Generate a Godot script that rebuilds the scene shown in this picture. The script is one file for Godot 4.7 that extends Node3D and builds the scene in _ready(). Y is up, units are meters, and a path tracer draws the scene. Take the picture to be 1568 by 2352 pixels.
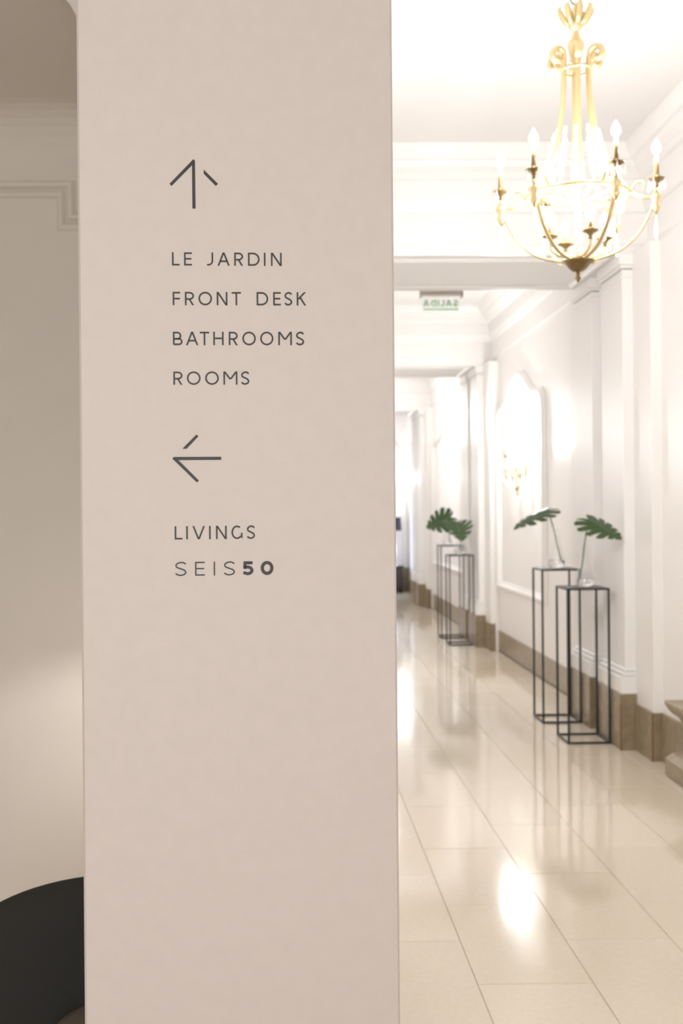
extends Node3D

# ---------------------------------------------------------------- helpers
var M := {}
var taken := {}

func numbered(called: String) -> String:
	var n: int = taken.get(called, -1) + 1
	taken[called] = n
	return called if n == 0 else "%s_%03d" % [called, n]

func tag(o: Node, label: String, category: String = "", group: String = "", kind: String = "") -> void:
	if label: o.set_meta("label", label)
	if category: o.set_meta("category", category)
	if group: o.set_meta("group", group)
	if kind: o.set_meta("kind", kind)

func thing(called: String, label: String, category: String, at := Vector3.ZERO, group := "") -> Node3D:
	var o := Node3D.new()
	o.name = numbered(called)
	add_child(o)
	o.position = at
	tag(o, label, category, group)
	return o

func structure(called: String, label: String, category: String) -> Node3D:
	var o := Node3D.new()
	o.name = called
	add_child(o)
	tag(o, label, category, "", "structure")
	return o

func copy_of(o: Node3D, label: String, at: Vector3) -> Node3D:
	var c: Node3D = o.duplicate()
	c.name = numbered(String(o.name))
	add_child(c)
	c.position = at
	c.set_meta("label", label)
	return c

func begin() -> SurfaceTool:
	var st := SurfaceTool.new()
	st.begin(Mesh.PRIMITIVE_TRIANGLES)
	return st

func done(st: SurfaceTool) -> ArrayMesh:
	st.generate_normals()
	return st.commit()

func put(called: String, mesh: Mesh, mat: Material, parent: Node, at := Vector3.ZERO, turn := 0.0) -> MeshInstance3D:
	var o := MeshInstance3D.new()
	o.name = called
	o.mesh = mesh
	o.material_override = mat
	o.position = at
	o.rotation.y = turn
	parent.add_child(o, true)
	return o

# a, b, c, d run counter-clockwise seen from outside
func quad(st: SurfaceTool, a: Vector3, b: Vector3, c: Vector3, d: Vector3) -> void:
	for v in [a, c, b, a, d, c]:
		st.add_vertex(v)

func tri(st: SurfaceTool, a: Vector3, b: Vector3, c: Vector3) -> void:
	for v in [a, c, b]:
		st.add_vertex(v)

# box from lo to hi with its edges cut by c
func box(st: SurfaceTool, lo: Vector3, hi: Vector3, c := 0.0) -> void:
	st.set_smooth_group(-1)
	if c <= 0.0:
		var p := []
		for i in 8: p.append(Vector3(hi.x if i & 1 else lo.x, hi.y if i & 2 else lo.y, hi.z if i & 4 else lo.z))
		quad(st, p[4], p[5], p[7], p[6])
		quad(st, p[1], p[0], p[2], p[3])
		quad(st, p[5], p[1], p[3], p[7])
		quad(st, p[0], p[4], p[6], p[2])
		quad(st, p[6], p[7], p[3], p[2])
		quad(st, p[0], p[1], p[5], p[4])
		return
	var mid := (lo + hi) / 2.0
	var h := (hi - lo) / 2.0
	var k := h - Vector3(c, c, c)
	for ax in 3:
		var u := (ax + 1) % 3
		var w := (ax + 2) % 3
		for s in [-1.0, 1.0]:
			var q := []
			for t in [[-1, -1], [1, -1], [1, 1], [-1, 1]]:
				var v := Vector3.ZERO
				v[ax] = h[ax] * s
				v[u] = k[u] * t[0]
				v[w] = k[w] * t[1]
				q.append(mid + v)
			if s > 0: quad(st, q[0], q[1], q[2], q[3])
			else: quad(st, q[3], q[2], q[1], q[0])
		# bevels along axis ax
		for s in [-1.0, 1.0]:
			for t in [-1.0, 1.0]:
				var a := Vector3.ZERO
				var b := Vector3.ZERO
				a[u] = h[u] * s
				a[w] = k[w] * t
				b[u] = k[u] * s
				b[w] = h[w] * t
				var a0 := a
				var a1 := a
				var b0 := b
				var b1 := b
				a0[ax] = -k[ax]
				b0[ax] = -k[ax]
				a1[ax] = k[ax]
				b1[ax] = k[ax]
				if s * t > 0: quad(st, mid + a0, mid + b0, mid + b1, mid + a1)
				else: quad(st, mid + a1, mid + b1, mid + b0, mid + a0)
	for sx in [-1.0, 1.0]:
		for sy in [-1.0, 1.0]:
			for sz in [-1.0, 1.0]:
				var a := mid + Vector3(h.x * sx, k.y * sy, k.z * sz)
				var b := mid + Vector3(k.x * sx, h.y * sy, k.z * sz)
				var d := mid + Vector3(k.x * sx, k.y * sy, h.z * sz)
				if sx * sy * sz > 0: tri(st, a, b, d)
				else: tri(st, d, b, a)

func box_mesh(lo: Vector3, hi: Vector3, c := 0.0) -> ArrayMesh:
	var st := begin()
	box(st, lo, hi, c)
	return done(st)

# polygon in the plane (right, up) pushed along right x up by depth
func prism(st: SurfaceTool, poly: PackedVector2Array, at: Vector3, right: Vector3, up: Vector3, depth: float) -> void:
	st.set_smooth_group(-1)
	if Geometry2D.is_polygon_clockwise(poly) == (depth > 0):
		poly = poly.duplicate()
		poly.reverse()
	var n := right.cross(up) * depth
	var p := []
	for v in poly: p.append(at + right * v.x + up * v.y)
	var idx := Geometry2D.triangulate_polygon(poly)
	for i in range(0, idx.size(), 3):
		var a: Vector3 = p[idx[i]]
		var b: Vector3 = p[idx[i + 1]]
		var c: Vector3 = p[idx[i + 2]]
		if (b - a).cross(c - a).dot(n) < 0:
			var t := b
			b = c
			c = t
		tri(st, a + n, b + n, c + n)
		tri(st, a, c, b)
	for i in p.size():
		var a: Vector3 = p[i]
		var b: Vector3 = p[(i + 1) % p.size()]
		quad(st, a, b, b + n, a + n)

# lathe round the y axis: profile of (radius, height) from the bottom up
func lathe(st: SurfaceTool, prof: Array, segs := 20, at := Vector3.ZERO, group := 0) -> void:
	st.set_smooth_group(group)
	for i in prof.size() - 1:
		var a: Vector2 = prof[i]
		var b: Vector2 = prof[i + 1]
		for k in segs:
			var p := TAU * k / segs
			var q := TAU * (k + 1) / segs
			var cp := Vector3(cos(p), 0, -sin(p))
			var cq := Vector3(cos(q), 0, -sin(q))
			var a0 := at + cp * a.x + Vector3.UP * a.y
			var a1 := at + cq * a.x + Vector3.UP * a.y
			var b0 := at + cp * b.x + Vector3.UP * b.y
			var b1 := at + cq * b.x + Vector3.UP * b.y
			if a.x > 1e-6: tri(st, a0, a1, b1)
			if b.x > 1e-6: tri(st, a0, b1, b0)

# tube through points with a radius at each
func tube(st: SurfaceTool, pts: Array, radii: Array, sides := 8, flat := 1.0) -> void:
	st.set_smooth_group(0)
	var rings := []
	var side := Vector3.ZERO
	for i in pts.size():
		var t: Vector3 = ((pts[mini(i + 1, pts.size() - 1)] as Vector3) - (pts[maxi(i - 1, 0)] as Vector3)).normalized()
		if side == Vector3.ZERO:
			side = t.cross(Vector3.UP if absf(t.y) < 0.9 else Vector3.RIGHT).normalized()
		side = (side - t * side.dot(t)).normalized()
		var up := side.cross(t).normalized()
		var r: float = radii[mini(i, radii.size() - 1)]
		var ring := []
		for k in sides:
			var a := TAU * k / sides
			ring.append((pts[i] as Vector3) + (side * cos(a) * flat + up * sin(a)) * r)
		rings.append(ring)
	for i in rings.size() - 1:
		for k in sides:
			var n := (k + 1) % sides
			quad(st, rings[i][n], rings[i][k], rings[i + 1][k], rings[i + 1][n])
	var first: Array = rings[0]
	var last: Array = rings[-1]
	st.set_smooth_group(-1)
	for k in range(1, sides - 1):
		tri(st, first[0], first[k], first[k + 1])
		tri(st, last[0], last[k + 1], last[k])

func curve(ctrl: Array, n := 6) -> Array:
	var out := []
	for i in ctrl.size() - 1:
		var p0: Vector3 = ctrl[maxi(i - 1, 0)]
		var p1: Vector3 = ctrl[i]
		var p2: Vector3 = ctrl[i + 1]
		var p3: Vector3 = ctrl[mini(i + 2, ctrl.size() - 1)]
		for k in n:
			out.append(p1.cubic_interpolate(p2, p0, p3, float(k) / n))
	out.append(ctrl[-1])
	return out

func curve2(ctrl: Array, n := 6) -> PackedVector2Array:
	var v := []
	for c in ctrl: v.append(Vector3(c.x, c.y, 0))
	var out := PackedVector2Array()
	for p in curve(v, n): out.append(Vector2(p.x, p.y))
	return out

# moulding: a profile of (across, out) swept along a path that lies in a plane with normal n
func sweep(st: SurfaceTool, path: Array, prof: Array, n: Vector3, closed := false) -> void:
	st.set_smooth_group(-1)
	var rings := []
	var count := path.size()
	for i in count:
		var d0: Vector3
		var d1: Vector3
		if closed or i > 0: d0 = ((path[i] as Vector3) - (path[(i - 1 + count) % count] as Vector3)).normalized()
		if closed or i < count - 1: d1 = ((path[(i + 1) % count] as Vector3) - (path[i] as Vector3)).normalized()
		if d0 == Vector3.ZERO: d0 = d1
		if d1 == Vector3.ZERO: d1 = d0
		var s0 := d0.cross(n)
		var s1 := d1.cross(n)
		var s := (s0 + s1).normalized()
		s = s / maxf(s.dot(s0), 0.3)
		var ring := []
		for q in prof: ring.append((path[i] as Vector3) + s * q.x + n * q.y)
		rings.append(ring)
	var m := prof.size()
	for i in (count if closed else count - 1):
		var a: Array = rings[i]
		var b: Array = rings[(i + 1) % count]
		for k in m:
			var k2 := (k + 1) % m
			quad(st, a[k], a[k2], b[k2], b[k])
	if not closed:
		for k in range(1, m - 1):
			tri(st, rings[0][0], rings[0][k + 1], rings[0][k])
			tri(st, rings[-1][0], rings[-1][k], rings[-1][k + 1])

func paint(color: Color, rough := 0.6, metal := 0.0, spec := 0.5) -> StandardMaterial3D:
	var m := StandardMaterial3D.new()
	m.albedo_color = color
	m.roughness = rough
	m.metallic = metal
	m.metallic_specular = spec
	return m

func noise_tex(seed_: int, freq: float, lo: Color, hi: Color, octaves := 4, size := 512, mid := 0.5) -> NoiseTexture2D:
	var n := FastNoiseLite.new()
	n.seed = seed_
	n.frequency = freq
	n.fractal_octaves = octaves
	var t := NoiseTexture2D.new()
	t.width = size
	t.height = size
	t.seamless = true
	t.noise = n
	var g := Gradient.new()
	g.set_color(0, lo)
	g.set_color(1, hi)
	g.add_point(mid, lo.lerp(hi, 0.5))
	t.color_ramp = g
	return t

func triplanar(m: StandardMaterial3D, scale_: float) -> void:
	m.uv1_triplanar = true
	m.uv1_world_triplanar = true
	m.uv1_scale = Vector3.ONE * scale_

# ---------------------------------------------------------------- lettering
# stroke of constant width through points, mitred, as a flat raised ribbon on the plane z = 0 facing +z
func stroke(st: SurfaceTool, pts: PackedVector2Array, w: float, k: float, origin: Vector2, closed := false, depth := 0.0008) -> void:
	var n := pts.size()
	var l := []
	var r := []
	for i in n:
		var d0 := Vector2.ZERO
		var d1 := Vector2.ZERO
		if closed or i > 0: d0 = (pts[i] - pts[(i - 1 + n) % n]).normalized()
		if closed or i < n - 1: d1 = (pts[(i + 1) % n] - pts[i]).normalized()
		if d0 == Vector2.ZERO: d0 = d1
		if d1 == Vector2.ZERO: d1 = d0
		var s0 := Vector2(-d0.y, d0.x)
		var s := (s0 + Vector2(-d1.y, d1.x)).normalized()
		s = s / maxf(s.dot(s0), 0.4) * w / 2.0
		l.append(pts[i] + s)
		r.append(pts[i] - s)
	for i in (n if closed else n - 1):
		var j := (i + 1) % n
		slab(st, [r[i], r[j], l[j], l[i]], k, origin, depth)

func slab(st: SurfaceTool, q: Array, k: float, origin: Vector2, depth: float) -> void:
	st.set_smooth_group(-1)
	var p := []
	var area := 0.0
	for i in q.size():
		var a: Vector2 = q[i]
		var b: Vector2 = q[(i + 1) % q.size()]
		area += a.cross(b)
	for v in q: p.append(Vector3(origin.x + v.x * k, origin.y + v.y * k, 0))
	if area < 0: p.reverse()
	var n := Vector3(0, 0, depth)
	for i in range(1, p.size() - 1):
		tri(st, p[0] + n, p[i] + n, p[i + 1] + n)
	for i in p.size():
		var a: Vector3 = p[i]
		var b: Vector3 = p[(i + 1) % p.size()]
		quad(st, a, b, b + n, a + n)

# slanted stroke cut level at both ends
func slant(st: SurfaceTool, a: Vector2, b: Vector2, w: float, k: float, o: Vector2) -> void:
	var d := (b - a).normalized()
	var hw := w / 2.0 / maxf(absf(d.y), 0.3)
	slab(st, [a + Vector2(-hw, 0), a + Vector2(hw, 0), b + Vector2(hw, 0), b + Vector2(-hw, 0)], k, o, 0.0008)

func arc(c: Vector2, rx: float, ry: float, from: float, to: float, n := 16) -> PackedVector2Array:
	var out := PackedVector2Array()
	for i in n + 1:
		var a := deg_to_rad(lerpf(from, to, float(i) / n))
		out.append(c + Vector2(cos(a) * rx, sin(a) * ry))
	return out

func joined(parts: Array) -> PackedVector2Array:
	var out := PackedVector2Array()
	for p in parts: out.append_array(p)
	return out

# one letter of cap height k and width w (in cap heights) with its lower left corner at o
func glyph(ch: String, w: float, t: float, k: float, o: Vector2) -> ArrayMesh:
	var st := begin()
	var h := t / 2.0
	var V := func(x, y): return Vector2(x, y)
	match ch:
		"L":
			stroke(st, PackedVector2Array([V.call(h, 1), V.call(h, h), V.call(w, h)]), t, k, o)
		"E":
			stroke(st, PackedVector2Array([V.call(w, 1 - h), V.call(h, 1 - h), V.call(h, h), V.call(w, h)]), t, k, o)
			stroke(st, PackedVector2Array([V.call(t, 0.51), V.call(w * 0.93, 0.51)]), t, k, o)
		"F":
			stroke(st, PackedVector2Array([V.call(w, 1 - h), V.call(h, 1 - h), V.call(h, 0)]), t, k, o)
			stroke(st, PackedVector2Array([V.call(t, 0.49), V.call(w * 0.96, 0.49)]), t, k, o)
		"I":
			stroke(st, PackedVector2Array([V.call(w / 2, 0), V.call(w / 2, 1)]), t, k, o)
		"T":
			stroke(st, PackedVector2Array([V.call(w / 2, 0), V.call(w / 2, 1 - t)]), t, k, o)
			stroke(st, PackedVector2Array([V.call(0, 1 - h), V.call(w, 1 - h)]), t, k, o)
		"H":
			for x in [h, w - h]: stroke(st, PackedVector2Array([V.call(x, 0), V.call(x, 1)]), t, k, o)
			stroke(st, PackedVector2Array([V.call(t, 0.51), V.call(w - t, 0.51)]), t, k, o)
		"J":
			stroke(st, joined([PackedVector2Array([V.call(w - h, 1)]), arc(V.call(w - h - 0.3, 0.36), 0.3, 0.36 - h, 0, -90), PackedVector2Array([V.call(0.0, h)])]), t, k, o)
		"A":
			slant(st, V.call(h * 1.1, 0), V.call(w / 2 - h * 0.1, 1), t, k, o)
			slant(st, V.call(w - h * 1.1, 0), V.call(w / 2 + h * 0.1, 1), t, k, o)
			stroke(st, PackedVector2Array([V.call(w * 0.22, 0.335), V.call(w * 0.78, 0.335)]), t, k, o)
		"V":
			slant(st, V.call(h * 1.1, 1), V.call(w / 2 - h * 0.1, 0), t, k, o)
			slant(st, V.call(w - h * 1.1, 1), V.call(w / 2 + h * 0.1, 0), t, k, o)
		"N":
			for x in [h, w - h]: stroke(st, PackedVector2Array([V.call(x, 0), V.call(x, 1)]), t, k, o)
			slant(st, V.call(h * 1.25, 1), V.call(w - h * 1.25, 0), t, k, o)
		"M":
			for x in [h, w - h]: stroke(st, PackedVector2Array([V.call(x, 0), V.call(x, 1)]), t, k, o)
			slant(st, V.call(h * 1.3, 1), V.call(w / 2 - h * 0.2, 0.42), t, k, o)
			slant(st, V.call(w - h * 1.3, 1), V.call(w / 2 + h * 0.2, 0.42), t, k, o)
		"K":
			stroke(st, PackedVector2Array([V.call(h, 0), V.call(h, 1)]), t, k, o)
			slant(st, V.call(w - h * 1.6, 1), V.call(t * 0.9, 0.46), t, k, o)
			slant(st, V.call(w - h * 1.3, 0), V.call(w * 0.34, 0.62), t, k, o)
		"R":
			var ry := 0.27 - h / 2.0
			var rx := w * 0.42
			stroke(st, joined([PackedVector2Array([V.call(h, 0), V.call(h, 1 - h)]), arc(V.call(w - h - rx, 1 - h - ry), rx, ry, 90, -90), PackedVector2Array([V.call(t, 1 - h - 2 * ry)])]), t, k, o)
			slant(st, V.call(w - h * 1.3, 0), V.call(w * 0.48, 1 - h - 2 * ry), t, k, o)
		"B":
			var ra := 0.235
			var rb := 0.5 - h - ra
			stroke(st, joined([PackedVector2Array([V.call(h, h), V.call(h, 1 - h)]), arc(V.call(w * 0.88 - h - ra, 1 - h - ra), ra, ra, 90, -90), PackedVector2Array([V.call(t, 1 - h - 2 * ra)])]), t, k, o)
			stroke(st, joined([PackedVector2Array([V.call(h, h)]), arc(V.call(w - h - rb, h + rb), rb, rb, -90, 90), PackedVector2Array([V.call(t, 1 - h - 2 * ra)])]), t, k, o)
		"D":
			stroke(st, joined([PackedVector2Array([V.call(h, h), V.call(h, 1 - h)]), arc(V.call(w - h - 0.44, 0.5), 0.44, 0.5 - h, 90, -90, 24)]), t, k, o, true)
		"O":
			var ring := arc(V.call(w / 2, 0.5), w / 2 - h, 0.51 - h, 0, 360, 40)
			ring.resize(40)
			stroke(st, ring, t, k, o, true)
		"G":
			stroke(st, joined([arc(V.call(w * 0.5, 0.5), w * 0.5 - h, 0.51 - h, 52, 318, 30), PackedVector2Array([V.call(w - h, 0.14), V.call(w - h, 0.46)])]), t, k, o)
		"S":
			var c := []
			for p in [[0.93, 0.83], [0.74, 0.935], [0.48, 0.955], [0.2, 0.87], [0.1, 0.735], [0.2, 0.6], [0.5, 0.505], [0.8, 0.4], [0.92, 0.25], [0.8, 0.11], [0.5, 0.045], [0.25, 0.075], [0.06, 0.18]]:
				c.append(Vector2(h + (p[0] - 0.1) / 0.82 * (w - t), 0.5 + (p[1] - 0.5) * (0.51 - h) / 0.455))
			stroke(st, curve2(c, 5), t, k, o)
		"5":
			stroke(st, PackedVector2Array([V.call(w * 0.95, 1 - h * 0.95), V.call(w * 0.24, 1 - h * 0.95), V.call(w * 0.2, 0.46)]), t * 0.95, k, o)
			stroke(st, curve2([V.call(w * 0.2, 0.53), V.call(w * 0.45, 0.585), V.call(w * 0.75, 0.52), V.call(w * 0.88, 0.33), V.call(w * 0.75, 0.165), V.call(w * 0.45, 0.105), V.call(w * 0.08, 0.2)], 6), t * 0.95, k, o)
	return done(st)

# ---------------------------------------------------------------- the scene
const EYE := 1.55
const UNSEEN_WINDOW_ENERGY := 5.45  # strength of the unseen light behind the viewer
const WALL := 2.345      # corridor's right wall
const RAISED := 2.3      # the same wall in the nearest bay
const SHAFT := 2.175     # face of the pilasters
const BACKING := 2.24    # face of the backing behind a pair of pilasters
const CEILING := 3.86
const SOFFIT := 3.2
const GROUPS := [-7.285, -12.84, -18.4]

func _ready() -> void:
	camera_and_light()
	materials()
	shell()
	right_wall()
	ceiling_and_beams()
	left_room()
	pillar()
	lamps()
	furniture()

func camera_and_light() -> void:
	var f := 2600.0
	var cam := Camera3D.new()
	cam.name = "camera"
	cam.projection = Camera3D.PROJECTION_FRUSTUM
	cam.near = 0.05
	cam.far = 100.0
	cam.size = cam.near * 2352.0 / f
	cam.frustum_offset = Vector2(cam.near * 95.0 / f, 0)
	cam.position = Vector3(0, EYE, 0)
	cam.basis = Basis(Vector3.UP, -30.0 / f) * Basis(Vector3.BACK, -0.0085)
	add_child(cam)
	cam.current = true
	var lens := CameraAttributesPhysical.new()
	lens.frustum_focal_length = 24.0
	lens.exposure_aperture = 3.5
	lens.frustum_focus_distance = 2.0
	lens.exposure_multiplier = 1.0
	var env := Environment.new()
	env.background_mode = Environment.BG_SKY
	var sky := Sky.new()
	var sm := ProceduralSkyMaterial.new()
	sm.sky_top_color = Color(0.72, 0.82, 0.98)
	sm.sky_horizon_color = Color(0.9, 0.94, 1.0)
	sm.ground_horizon_color = Color(0.8, 0.82, 0.86)
	sm.ground_bottom_color = Color(0.5, 0.5, 0.5)
	sm.sky_energy_multiplier = 2.4
	sm.ground_energy_multiplier = 1.5
	sky.sky_material = sm
	env.sky = sky
	env.tonemap_mode = Environment.TONE_MAPPER_LINEAR
	env.tonemap_exposure = 1.05
	env.sdfgi_enabled = true
	env.ssao_enabled = true
	env.ssil_enabled = true
	var we := WorldEnvironment.new()
	we.name = "world"
	we.environment = env
	we.camera_attributes = lens
	add_child(we)

func lamp_light(parent: Node, at: Vector3, energy: float, color: Color, size := 0.018) -> OmniLight3D:
	var l := OmniLight3D.new()
	l.name = "bulb_light"
	l.light_color = color
	l.light_energy = energy
	l.light_size = size
	l.omni_range = 30.0
	l.omni_attenuation = 2.0
	l.shadow_enabled = true
	l.position = at
	parent.add_child(l, true)
	return l

func materials() -> void:
	M.white = paint(Color(0.955, 0.937, 0.925), 0.38)
	M.wall = paint(Color(0.95, 0.927, 0.912), 0.36)
	M.ceiling = paint(Color(0.95, 0.935, 0.925), 0.8)
	M.pillar = paint(Color(0.868, 0.81, 0.775), 0.62)
	M.pillar.albedo_texture = noise_tex(3, 0.05, Color(0.985, 0.985, 0.985), Color(1, 1, 1), 4)
	triplanar(M.pillar, 0.9)
	M.room = paint(Color(0.96, 0.92, 0.875), 0.8)
	M.vinyl = paint(Color(0.235, 0.215, 0.2), 0.55)
	M.stone = paint(Color.WHITE, 0.3)
	M.stone.albedo_texture = noise_tex(7, 0.012, Color(0.52, 0.455, 0.36), Color(0.62, 0.555, 0.45), 5)
	triplanar(M.stone, 1.6)
	M.bench = paint(Color.WHITE, 0.45)
	M.bench.albedo_texture = noise_tex(9, 0.02, Color(0.54, 0.48, 0.39), Color(0.67, 0.61, 0.52), 5)
	triplanar(M.bench, 1.9)
	M.rust = paint(Color(0.5, 0.36, 0.27), 0.5)
	M.grout = paint(Color(0.7, 0.64, 0.56), 0.6)
	for i in 3:
		var t := paint([Color(0.885, 0.83, 0.755), Color(0.895, 0.84, 0.765), Color(0.88, 0.825, 0.745)][i], 0.085)
		t.albedo_texture = noise_tex(20 + i, 0.03, Color(0.975, 0.97, 0.96), Color(1, 1, 1), 5)
		triplanar(t, 2.1 + 0.17 * i)
		M["tile%d" % i] = t
	M.iron = paint(Color(0.105, 0.11, 0.115), 0.4, 0.0, 0.5)
	M.brass = paint(Color(0.81, 0.73, 0.56), 0.36, 0.85)
	M.bronze = paint(Color(0.5, 0.42, 0.28), 0.4, 0.8)
	M.candle = paint(Color(0.55, 0.43, 0.28), 0.5)
	M.crystal = paint(Color(0.96, 0.95, 0.93), 0.08, 0.0, 0.6)
	M.crystal.backlight_enabled = true
	M.crystal.backlight = Color(0.95, 0.95, 0.95)
	M.bulb = paint(Color(1, 1, 1), 0.3)
	M.bulb.emission_enabled = true
	M.bulb.emission = Color(1.0, 0.98, 0.95)
	M.bulb.emission_energy_multiplier = 30.0
	M.glass = paint(Color(1, 1, 1, 0.09), 0.02)
	M.glass.transparency = BaseMaterial3D.TRANSPARENCY_ALPHA
	M.water = paint(Color(1, 1, 1, 0.0), 0.0)
	M.water.refraction_enabled = true
	M.water.refraction_scale = 0.033
	M.leaf = paint(Color(0.25, 0.345, 0.185), 0.42)
	M.leaf.albedo_texture = noise_tex(31, 0.02, Color(0.8, 0.85, 0.8), Color(1, 1, 0.95), 3, 256)
	triplanar(M.leaf, 6.0)
	M.leaf.backlight_enabled = true
	M.leaf.backlight = Color(0.25, 0.35, 0.12)
	M.leaf_light = paint(Color(0.36, 0.46, 0.2), 0.45)
	M.leaf_light.backlight_enabled = true
	M.leaf_light.backlight = Color(0.3, 0.4, 0.15)
	M.stem = paint(Color(0.42, 0.47, 0.36), 0.5)
	M.fabric = paint(Color(0.2, 0.19, 0.175), 0.9)
	M.fabric.rim_enabled = true
	M.fabric.rim = 0.4
	M.seat = paint(Color(0.45, 0.4, 0.35), 0.9)
	M.grey_plastic = paint(Color(0.72, 0.68, 0.64), 0.5)
	M.acrylic = paint(Color(1, 1, 1, 0.12), 0.05)
	M.acrylic.transparency = BaseMaterial3D.TRANSPARENCY_ALPHA
	M.green = paint(Color(0.5, 0.86, 0.58), 0.5)
	M.black = paint(Color(0.06, 0.06, 0.065), 0.6)
	M.dark_wood = paint(Color(0.2, 0.16, 0.13), 0.5)

func shell() -> void:
	# floor: a bed with limestone tiles laid in half-bond
	var fl := structure("floor", "polished cream stone floor tiles laid in staggered rows along the corridor", "floor")
	put("bed", box_mesh(Vector3(-3.8, -0.2, -22.2), Vector3(2.7, -0.014, -1.0)), M.grout, fl)
	put("slab", box_mesh(Vector3(-3.8, -0.2, -1.0), Vector3(2.7, 0.0, 1.9)), M.tile0, fl)
	put("side_floor", box_mesh(Vector3(-3.8, -0.014, -22.2), Vector3(-0.155, 0.0, -1.0)), M.tile1, fl)
	var gap := 0.0009
	var len := 0.745
	var wide := 0.38
	var meshes := {}
	var rng := RandomNumberGenerator.new()
	rng.seed = 5
	for c in 7:
		var x0 := -0.15 + wide * c
		var x1 := minf(x0 + wide, WALL - 0.03)
		var off := 0.0 if c % 2 == 0 else 0.375
		var z := -1.0 - fposmod(-1.0 - (-3.695 - off), len) + len
		while z > -22.0:
			var za := minf(z, -1.0)
			var zb := maxf(z - len, -22.1)
			z -= len
			if za - zb < 0.02: continue
			var key := Vector2(snappedf(x1 - x0, 0.001), snappedf(za - zb, 0.001))
			if not meshes.has(key):
				meshes[key] = box_mesh(Vector3(-key.x / 2 + gap, -0.014, -key.y / 2 + gap), Vector3(key.x / 2 - gap, 0.0, key.y / 2 - gap), 0.0005)
			var t := put("tile", meshes[key], M["tile%d" % (rng.randi() % 3)], fl, Vector3((x0 + x1) / 2, rng.randf_range(-0.0002, 0.0), (za + zb) / 2))
			t.rotation.x = rng.randf_range(-0.0006, 0.0006)
	# unseen left side of the corridor, walled off to keep its light in
	var lw := structure("wall_left", "unseen pale wall closing the left side of the corridor, keeping its light out of the side room", "wall")
	put("wall_plane", box_mesh(Vector3(-0.06, 0, -22.0), Vector3(0.14, CEILING, -2.28)), M.wall, lw)
	for z0 in GROUPS:
		put("pilaster", box_mesh(Vector3(0.14, 0, z0 - 1.2), Vector3(0.19, SOFFIT, z0), 0.003), M.wall, lw)
	# the end of the corridor, with a tall arched opening in relief
	var ew := structure("wall_end", "white end wall of the corridor with a tall arched moulding", "wall")
	put("wall_plane", box_mesh(Vector3(-0.06, 0, -22.2), Vector3(2.6, CEILING, -21.9)), M.wall, ew)
	var st := begin()
	var path := [Vector3(2.3, 0.45, -21.9)]
	for i in 17:
		var a := PI * i / 16.0
		path.append(Vector3(1.16 + 1.14 * cos(a), 2.2 + 1.0 * sin(a), -21.9))
	path.append(Vector3(0.02, 0.45, -21.9))
	sweep(st, path, [Vector2(-0.05, 0), Vector2(-0.05, 0.03), Vector2(0.0, 0.05), Vector2(0.05, 0.03), Vector2(0.05, 0)], Vector3.BACK)
	put("arch_moulding", done(st), M.white, ew)
	put("plinth", box_mesh(Vector3(0.14, 0, -21.9), Vector3(2.345, 0.46, -21.84), 0.004), M.stone, ew)
	# behind the camera
	var bw := structure("wall_back", "plain wall behind the viewer", "wall")
	put("wall_plane", box_mesh(Vector3(-3.8, 0, 1.7), Vector3(2.7, CEILING, 1.9)), M.wall, bw)
	# unseen glowing window behind the viewer, placed to light the pillar face
	var wb := structure("window_2", "unseen frosted glowing window behind the viewer, placed to light the pillar and side room", "window")
	wb.position = Vector3(-0.4, 1.7, 1.7)
	var fb := begin()
	sweep(fb, [Vector3(-0.75, -0.75, 0), Vector3(0.75, -0.75, 0), Vector3(0.75, 0.75, 0), Vector3(-0.75, 0.75, 0)], frame_profile(0.1, 0.05), Vector3.FORWARD, true)
	put("frame", done(fb), M.white, wb)
	var pane := paint(Color(1, 1, 1), 0.5)
	pane.emission_enabled = true
	pane.emission = Color(0.96, 0.98, 1.0)
	pane.emission_energy_multiplier = 2.0
	put("pane", box_mesh(Vector3(-0.7, -0.7, -0.02), Vector3(0.7, 0.7, 0.0)), pane, wb)
	var al := AreaLight3D.new()
	al.name = "unseen_window_light"
	al.area_size = Vector2(1.4, 1.4)
	al.light_energy = UNSEEN_WINDOW_ENERGY
	al.light_color = Color(0.955, 0.98, 0.99)
	al.area_range = 40.0
	al.shadow_enabled = true
	al.position = Vector3(0, 0, -0.03)
	wb.add_child(al)
	var ow := structure("wall_far_left", "plain outer wall of the side room", "wall")
	put("wall_plane", box_mesh(Vector3(-3.8, 0, -4.7), Vector3(-3.6, CEILING, 1.9)), M.room, ow)

func frame_profile(w: float, d: float) -> Array:
	return [Vector2(-w / 2, -0.002), Vector2(-w / 2, d * 0.45), Vector2(-w * 0.3, d * 0.55), Vector2(-w * 0.18, d * 0.9), Vector2(0, d), Vector2(w * 0.2, d * 0.92), Vector2(w * 0.32, d * 0.5), Vector2(w / 2, d * 0.4), Vector2(w / 2, -0.002)]

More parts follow.
